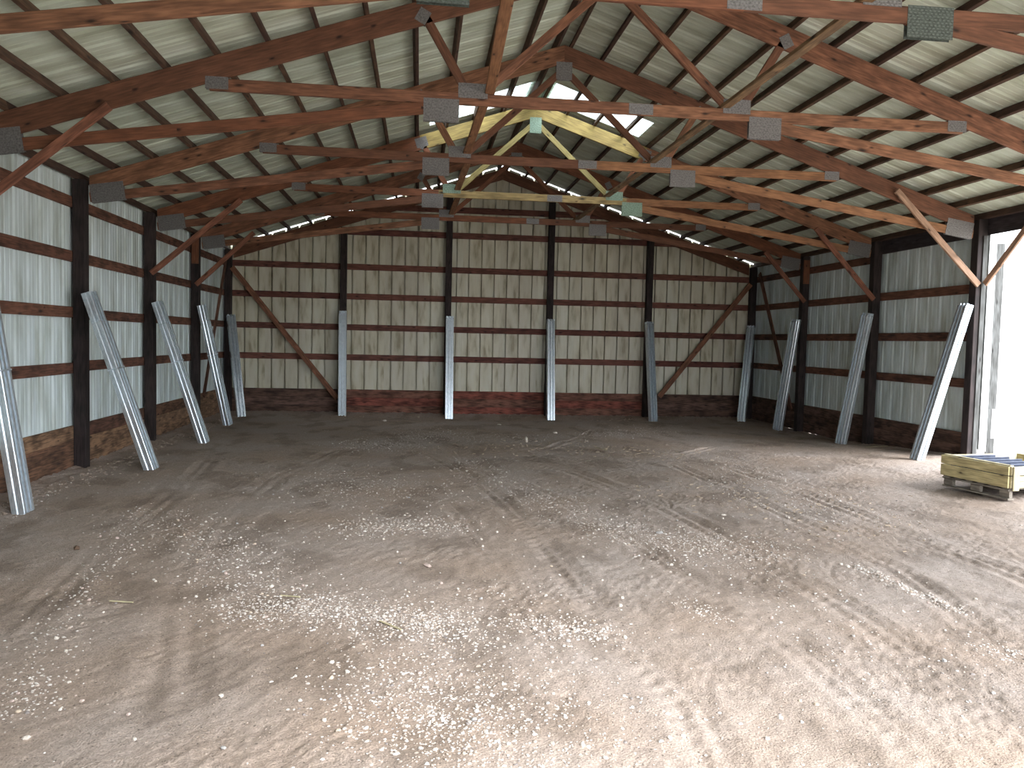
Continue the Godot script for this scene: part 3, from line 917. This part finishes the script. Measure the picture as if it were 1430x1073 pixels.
func build_gravel() -> void:
	var patches := [
		[[Vector2(-3.07, 13.74), Vector2(-2.51, 13.77), Vector2(-1.99, 14.06), Vector2(-1.63, 14.21)], 0.17, 1300],
		[[Vector2(-4.37, 10.94), Vector2(-3.62, 12.07), Vector2(-3.2, 12.93), Vector2(-2.75, 13.76)], 0.27, 900],
		[[Vector2(-2.58, 11.57), Vector2(-2.05, 11.44), Vector2(-1.56, 11.45)], 0.22, 600],
		[[Vector2(-4.69, 10.61), Vector2(-4.36, 12.28), Vector2(-4.12, 13.69), Vector2(-3.87, 14.8), Vector2(-3.75, 15.2)], 0.10, 420],
		[[Vector2(1.72, 12.9), Vector2(1.79, 13.49), Vector2(1.91, 14.05)], 0.045, 330],
		[[Vector2(-1.28, 7.02), Vector2(-0.57, 9.83), Vector2(-0.01, 11.47), Vector2(0.48, 12.17), Vector2(1.25, 12.44)], 0.30, 2000],
		[[Vector2(-2.12, 14.82), Vector2(-1.82, 15.33), Vector2(-1.52, 15.75)], 0.25, 900],
		[[Vector2(-1.21, 14.1), Vector2(-0.91, 14.25), Vector2(-0.71, 14.38)], 0.12, 260],
		[[Vector2(-0.04, 13.74), Vector2(0.1, 14.17)], 0.07, 90],
		[[Vector2(-2.22, 3.86), Vector2(-0.4, 4.81), Vector2(1.91, 3.52), Vector2(3.33, 2.75)], 0.45, 1300],
		[[Vector2(2.87, 6.85), Vector2(2.64, 9.82), Vector2(2.53, 11.35)], 0.55, 1700],
		[[Vector2(1.63, 14.62), Vector2(1.69, 14.85)], 0.08, 70],
		[[Vector2(-3.14, 5.47), Vector2(-2.17, 5.86), Vector2(-1.38, 3.18)], 0.40, 800],
		[[Vector2(-0.9, 15.9), Vector2(-1.6, 14.9), Vector2(-1.2, 13.4)], 0.40, 700],
		[[Vector2(-3.4, 8.2), Vector2(-2.6, 9.6), Vector2(-1.8, 9.8)], 0.5, 700],
		[[Vector2(0.9, 15.6), Vector2(1.0, 14.0), Vector2(0.7, 12.0)], 0.45, 420],
		[[Vector2(-5.9, 8.9), Vector2(-5.95, 10.2), Vector2(-5.8, 11.4)], 0.16, 160],
	]
	var xfs: Array = []
	var cols: Array = []
	var place := func(p: Vector2, size: float) -> void:
		if absf(p.x) > 6.1 or p.y < 0.3 or p.y > 17.5:
			return
		var s := size
		var b := Basis(Vector3(0, 1, 0), rng.randf() * TAU) * Basis(Vector3(1, 0, 0), rng.randf_range(-0.3, 0.3))
		b = b.scaled_local(Vector3(s * rng.randf_range(0.8, 1.3), s * rng.randf_range(0.5, 0.85), s))
		xfs.append(Transform3D(b, Vector3(p.x, ground_at(p.x, p.y) + s * 0.12, p.y)))
		var t := rng.randf()
		var col := Vector3(0.44, 0.38, 0.33).lerp(Vector3(0.62, 0.575, 0.53), rng.randf())
		if t < 0.30:
			col = Vector3(0.36, 0.29, 0.235).lerp(Vector3(0.46, 0.38, 0.32), rng.randf())
		elif t < 0.36:
			col = Vector3(0.22, 0.19, 0.175)
		cols.append(Color(col.x, col.y, col.z))
	for q in patches:
		for i in int(q[2] * 1.9):
			var big := rng.randf()
			place.call(spread(q[0], q[1]), rng.randf_range(0.003, 0.0065) if big < 0.7 else (rng.randf_range(0.006, 0.0095) if big < 0.93 else rng.randf_range(0.009, 0.014)))
	for i in 3000:
		place.call(Vector2(rng.randf_range(-6.0, 6.0), rng.randf_range(0.6, 16.6)), rng.randf_range(0.003, 0.0075))
	# clods crumbled along the foot of the walls
	for i in 900:
		var pz := rng.randf_range(1.0, 13.0)
		place.call(Vector2(-6.08 + absf(rng.randfn(0.0, 0.16)), pz) if i % 4 else Vector2(rng.randf_range(-5.5, 6.0), 0.35 + absf(rng.randfn(0.0, 0.25))), rng.randf_range(0.008, 0.026))
		cols[cols.size() - 1] = Color(0.34, 0.27, 0.215).lerp(Color(0.25, 0.19, 0.15), rng.randf())
	# crumbs of soil
	var crumbs := noise(0.7, 71, 3)
	for i in 26000:
		var p := Vector2(rng.randf_range(-5.9, 5.9), 16.6 - 13.0 * pow(rng.randf(), 1.5))
		if crumbs.get_noise_2dv(p) < rng.randf_range(-0.5, 0.35):
			continue
		place.call(p, rng.randf_range(0.0025, 0.006))
		if cols.size():
			var c0: Color = Color(0.36, 0.285, 0.23).lerp(Color(0.24, 0.18, 0.14), rng.randf())
			cols[cols.size() - 1] = c0
	var mm := MultiMesh.new()
	mm.transform_format = MultiMesh.TRANSFORM_3D
	mm.use_colors = true
	mm.mesh = stone_mesh(5, 0.8)
	mm.instance_count = xfs.size()
	for i in xfs.size():
		mm.set_instance_transform(i, xfs[i])
		mm.set_instance_color(i, cols[i])
	var o := MultiMeshInstance3D.new()
	o.name = numbered("gravel")
	o.multimesh = mm
	var gm := mat(Color(1, 1, 1), 0.9)
	gm.vertex_color_use_as_albedo = true
	o.material_override = gm
	add_child(o)
	tag(o, "fine pale gravel strewn in patches over the dirt floor", "gravel", "", "stuff")
	# larger pebbles, one by one
	var shapes: Array = []
	for i in 6:
		shapes.append(stone_mesh(60 + i, 0.55 + 0.08 * i))
	var near := [patches[0], patches[1], patches[3], patches[4], patches[6], patches[7], patches[5], patches[13], patches[2], patches[15]]
	var near_names := ["in the dense white gravel patch in mid floor", "in the gravel trail leading from the long closed wall", "in the thin gravel row beside the long closed wall", "in the dense narrow gravel row towards the open bays", "in the gravel at the bottom middle of the picture", "in the small gravel patch right of the white one", "in the gravel band running to the gable wall", "in the sparse gravel near the bottom middle wheel ruts", "in the gravel patch behind the flat grey stone", "in the sparse gravel near the bottom right corner"]
	for i in 270:
		var p := Vector2.ZERO
		var where := "on bare dirt between the gravel patches"
		if i % 9 < 6:
			var q: Array = near[i % near.size()]
			where = near_names[i % near.size()]
			p = spread(q[0], q[1] * 1.2)
		else:
			p = Vector2(rng.randf_range(-4.2, 2.2), rng.randf_range(9.5, 15.7))
		p.y = minf(p.y, 16.2)
		var s := rng.randf_range(0.008, 0.017)
		var st := part("pebble", shapes[i % 6], M.stones[0 if rng.randf() < 0.6 else 1 + rng.randi() % 3], self, Transform3D(Basis(Vector3(0, 1, 0), rng.randf() * TAU).scaled(Vector3(s, s, s)), Vector3(p.x, ground_at(p.x, p.y) + s * 0.25, p.y)))
		tag(st, "small loose pebble " + where, "pebble", "loose pebbles on the dirt floor")
	# stones one can point to
	for q in [
		[Vector2(-1.81, 12.82), Vector3(0.052, 0.022, 0.035), 3, "flat pinkish-grey stone lying alone in the middle of the floor", 1],
		[Vector2(-3.60, 15.42), Vector3(0.021, 0.018, 0.018), 0, "white stone near the bottom left corner of the picture", 2],
		[Vector2(-3.13, 15.46), Vector3(0.013, 0.011, 0.014), 0, "round white stone on bare dirt near the bottom edge", 3],
		[Vector2(-4.68, 12.23), Vector3(0.040, 0.030, 0.032), 4, "brown clod of dirt near the long closed wall", 4],
		[Vector2(0.04, 4.98), Vector3(0.060, 0.085, 0.04), 0, "white chunk of stone standing in the rut near the gable wall", 5],
		[Vector2(-0.81, 12.82), Vector3(0.018, 0.012, 0.02), 1, "small tan stone beside a wheel rut in mid floor", 2],
		[Vector2(-2.62, 1.65), Vector3(0.05, 0.045, 0.05), 0, "pale stone in front of the red skirt planks of the gable wall", 0],
		[Vector2(-0.18, 2.27), Vector3(0.05, 0.03, 0.05), 0, "pale stone between the two middle channels of the gable wall", 1],
		[Vector2(0.80, 3.61), Vector3(0.06, 0.03, 0.05), 0, "flat white stone in front of the third gable wall channel", 3],
		[Vector2(1.35, 11.0), Vector3(0.035, 0.018, 0.03), 0, "flat pale stone in the gravel strip towards the open bays", 2],
		[Vector2(0.41, 11.77), Vector3(0.04, 0.02, 0.03), 2, "flat grey stone in the gravel strip in mid floor", 4],
	]:
		var p: Vector2 = q[0]
		var sc: Vector3 = q[1]
		var st := part("stone", shapes[q[4]], M.stones[q[2]], self, Transform3D(Basis(Vector3(0, 1, 0), rng.randf() * TAU).scaled_local(sc), Vector3(p.x, ground_at(p.x, p.y) + sc.y * 0.3, p.y)))
		tag(st, q[3], "stone" if q[2] != 4 else "clod")
	# splinters of wood
	for q in [
		[Vector2(-3.84, 13.61), 0.16, 1.4, "pale wood splinter on bare dirt towards the long closed wall"],
		[Vector2(-2.76, 13.51), 0.16, 1.1, "curved pale splinter at the edge of the white gravel patch"],
		[Vector2(-2.05, 14.15), 0.22, 0.7, "long straw-coloured splinter lying across the white gravel patch"],
		[Vector2(6.0, 6.2), 0.35, 1.3, "white strip of wood on the ground by the short wall"],
		[Vector2(1.2, 5.9), 0.4, 0.3, "thin pale stick on the dirt near the gable wall"],
	]:
		var p: Vector2 = q[0]
		var at := Vector3(p.x, 0, p.y)
		var dir := Vector3(sin(q[2]), 0, cos(q[2]))
		var l: float = q[1]
		var b1 := at + dir * l * 0.5
		b1.y = ground_at(b1.x, b1.z) + 0.008
		var b0 := at - dir * l * 0.5
		b0.y = ground_at(b0.x, b0.z) + 0.008
		tag(lay("wood_splinter", b0, b1, 0.006, 0.014, Vector3(0, 1, 0).cross(dir), M.tan_pale, self), q[3], "splinter")
	# wood chips and straw by the ruts at the back
	var cm := MultiMesh.new()
	cm.transform_format = MultiMesh.TRANSFORM_3D
	cm.mesh = board(0.07, 0.006, 0.012)
	var cx: Array = []
	for i in 420:
		var p := spread([Vector2(-1.2, 5.9), Vector2(0.4, 5.6), Vector2(1.5, 6.2), Vector2(2.6, 6.4)] if i % 3 else [Vector2(1.0, 9.6), Vector2(2.6, 10.2), Vector2(2.2, 12.0)], 0.5)
		cx.append(Transform3D(Basis(Vector3(0, 1, 0), rng.randf() * TAU).scaled_local(Vector3(rng.randf_range(0.15, 0.9), 1, rng.randf_range(0.4, 1.1))), Vector3(p.x, ground_at(p.x, p.y) + 0.004, p.y)))
	cm.instance_count = cx.size()
	for i in cx.size():
		cm.set_instance_transform(i, cx[i])
	var co := MultiMeshInstance3D.new()
	co.name = numbered("wood_chip_litter")
	co.multimesh = cm
	co.material_override = M.chip
	add_child(co)
	tag(co, "pale wood chips and straw strewn round the ruts", "wood chips", "", "stuff")

# ------------------------------------------------------------------ materials
func make_materials() -> void:
	var w1 := wood_tex(101, 0.20, 6, 0.14)
	var w2 := wood_tex(202, 0.26, 9, 0.20)
	var w3 := wood_tex(303, 0.36, 4, 0.36)
	M.truss = [mat(c8(136, 90, 66), 0.8, w1), mat(c8(152, 102, 76), 0.8, w2), mat(c8(146, 92, 64), 0.8, w1), mat(c8(164, 114, 84), 0.8, w2)]
	M.orange = mat(c8(178, 126, 88), 0.8, w1)
	M.tan_board = mat(c8(150, 118, 84), 0.8, w2)
	M.yellow = mat(c8(182, 158, 92), 0.75, w1)
	M.yellow_web = mat(c8(180, 164, 104), 0.75, w1)
	M.yellow_tie = mat(c8(184, 158, 106), 0.75, w2)
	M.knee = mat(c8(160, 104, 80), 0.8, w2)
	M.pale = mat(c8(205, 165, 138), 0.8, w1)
	M.girts = [mat(c8(124, 84, 66), 0.85, w3), mat(c8(112, 74, 58), 0.85, w3), mat(c8(132, 88, 68), 0.85, w2)]
	M.girts_back = [mat(c8(128, 82, 70), 0.85, w2), mat(c8(120, 72, 62), 0.85, w2), mat(c8(138, 88, 74), 0.85, w1)]
	M.purlins = [mat(c8(100, 74, 58), 0.85, w2), mat(c8(90, 64, 52), 0.85, w1), mat(c8(110, 82, 62), 0.85, w2)]
	M.posts = [mat(c8(58, 46, 44), 0.85, w3), mat(c8(52, 41, 40), 0.85, w3)]
	M.header = mat(c8(66, 58, 62), 0.85, w2)
	M.skirt = [mat(c8(150, 116, 88), 0.9, w3), mat(c8(122, 88, 66), 0.9, w3), mat(c8(158, 124, 96), 0.9, w2), mat(c8(110, 76, 60), 0.9, w3)]
	M.skirt_red = [mat(c8(146, 84, 70), 0.9, w3), mat(c8(134, 92, 76), 0.9, w3)]
	M.skirt_dark = [mat(c8(104, 78, 66), 0.9, w3), mat(c8(118, 90, 78), 0.9, w3)]
	M.grey_wood = mat(c8(158, 148, 134), 0.9, w2)
	M.grey_board = mat(c8(96, 96, 94), 0.9, w2)
	M.tan = mat(c8(228, 210, 156), 0.8, w1)
	M.tan_pale = mat(c8(226, 212, 172), 0.8, w1)
	M.chip = mat(c8(180, 160, 136), 0.9)
	M.white_trim = mat(c8(226, 228, 226), 0.5)
	# painted sheets: streaks of grime over off-white paint
	var grime := noise_tex(0.012, 501, [c8(214, 213, 205), c8(240, 240, 236), c8(255, 255, 255)], [0.12, 0.42, 0.75], 512)
	var dirty := noise_tex(0.016, 502, [c8(192, 184, 168), c8(232, 228, 218), c8(248, 246, 240), c8(255, 255, 255)], [0.08, 0.32, 0.5, 0.85], 512)
	var make := func(c: Color, t: Texture2D, ox: float) -> StandardMaterial3D:
		var m := mat(c, 0.5, t)
		m.uv1_scale = Vector3(0.5, 0.12, 1)
		m.uv1_offset = Vector3(ox, ox * 0.7, 0)
		return m
	M.sheet_a = make.call(c8(213, 225, 226), grime, 0.0)
	M.sheet_b = make.call(c8(208, 220, 222), grime, 0.33)
	M.sheet_c = make.call(c8(216, 227, 228), grime, 0.61)
	M.back_a = make.call(c8(206, 202, 184), dirty, 0.0)
	M.back_b = make.call(c8(200, 196, 180), dirty, 0.37)
	M.back_c = make.call(c8(208, 206, 190), dirty, 0.71)
	M.roof_a = make.call(c8(212, 221, 205), grime, 0.1)
	M.roof_b = make.call(c8(207, 217, 202), grime, 0.44)
	M.roof_c = make.call(c8(215, 223, 209), grime, 0.8)
	var sk := mat(Color(0.93, 1.0, 0.97, 0.35), 0.15)
	sk.transparency = BaseMaterial3D.TRANSPARENCY_ALPHA
	M.skylight = sk
	# connector plates and galvanized steel
	var pt := noise_tex(0.06, 511, [c8(190, 190, 188), c8(226, 226, 226), c8(255, 255, 255)], [0.2, 0.5, 0.8], 256)
	M.plate = mat(c8(134, 131, 130), 0.5, pt, 0.3)
	M.plate_dark = mat(c8(98, 106, 100), 0.5, pt, 0.3)
	M.plate_green = mat(c8(150, 176, 158), 0.55, pt, 0.2)
	var sp := noise_tex(0.05, 521, [c8(214, 218, 222), c8(240, 243, 246), c8(255, 255, 255)], [0.2, 0.5, 0.8], 512)
	M.steel = mat(c8(220, 228, 234), 0.30, sp, 0.7)
	M.steel_b = mat(c8(226, 233, 238), 0.27, sp, 0.7)
	M.dark_steel = mat(c8(74, 80, 98), 0.5, pt, 0.4)
	M.stones = [mat(c8(204, 194, 182), 0.9), mat(c8(186, 168, 148), 0.9), mat(c8(160, 156, 152), 0.9), mat(c8(184, 164, 154), 0.9), mat(c8(96, 76, 60), 0.95)]

# ------------------------------------------------------------------ scene
func _ready() -> void:
	rng.seed = 20240
	# camera
	var cam := Camera3D.new()
	cam.name = "camera"
	cam.fov = rad_to_deg(2.0 * atan(536.5 / 1110.956))
	cam.near = 0.05
	cam.far = 400.0
	cam.transform = Transform3D(Basis(Vector3(0.99302676, 0.02347219, 0.11552882), Vector3(-0.01697953, 0.99823741, -0.05686627), Vector3(-0.11665996, 0.0545081, 0.99167501)).orthonormalized(), Vector3(-1.9013, 1.8081, 19.0759))
	add_child(cam)
	cam.current = true
	# overcast daylight
	var env := Environment.new()
	env.background_mode = Environment.BG_SKY
	var sm := ProceduralSkyMaterial.new()
	sm.sky_top_color = Color(0.86, 0.90, 0.95)
	sm.sky_horizon_color = Color(0.96, 0.98, 1.0)
	sm.ground_horizon_color = Color(0.70, 0.68, 0.65)
	sm.ground_bottom_color = Color(0.55, 0.53, 0.50)
	sm.sky_energy_multiplier = 1.0
	var sky := Sky.new()
	sky.sky_material = sm
	env.sky = sky
	env.background_energy_multiplier = 1.0
	env.tonemap_mode = Environment.TONE_MAPPER_LINEAR
	env.tonemap_exposure = 7.4
	env.sdfgi_enabled = true
	env.ssao_enabled = true
	env.ssil_enabled = true
	var we := WorldEnvironment.new()
	we.name = "overcast_daylight"
	we.environment = env
	add_child(we)
	# a veiled sun beyond the open bays
	var sun := DirectionalLight3D.new()
	sun.name = "veiled_sun"
	sun.light_color = Color(0.97, 0.985, 1.0)
	sun.light_energy = 0.66
	sun.light_angular_distance = 45.0
	sun.sky_mode = DirectionalLight3D.SKY_MODE_LIGHT_ONLY
	sun.shadow_enabled = true
	add_child(sun)
	sun.look_at_from_position(Vector3(0.35, 0.66, 0.72), Vector3.ZERO)
	# the place
	make_materials()
	make_ground_grid()
	build_floor()
	build_shell()
	build_frame()
	build_channels()
	build_crate()
	build_gravel()
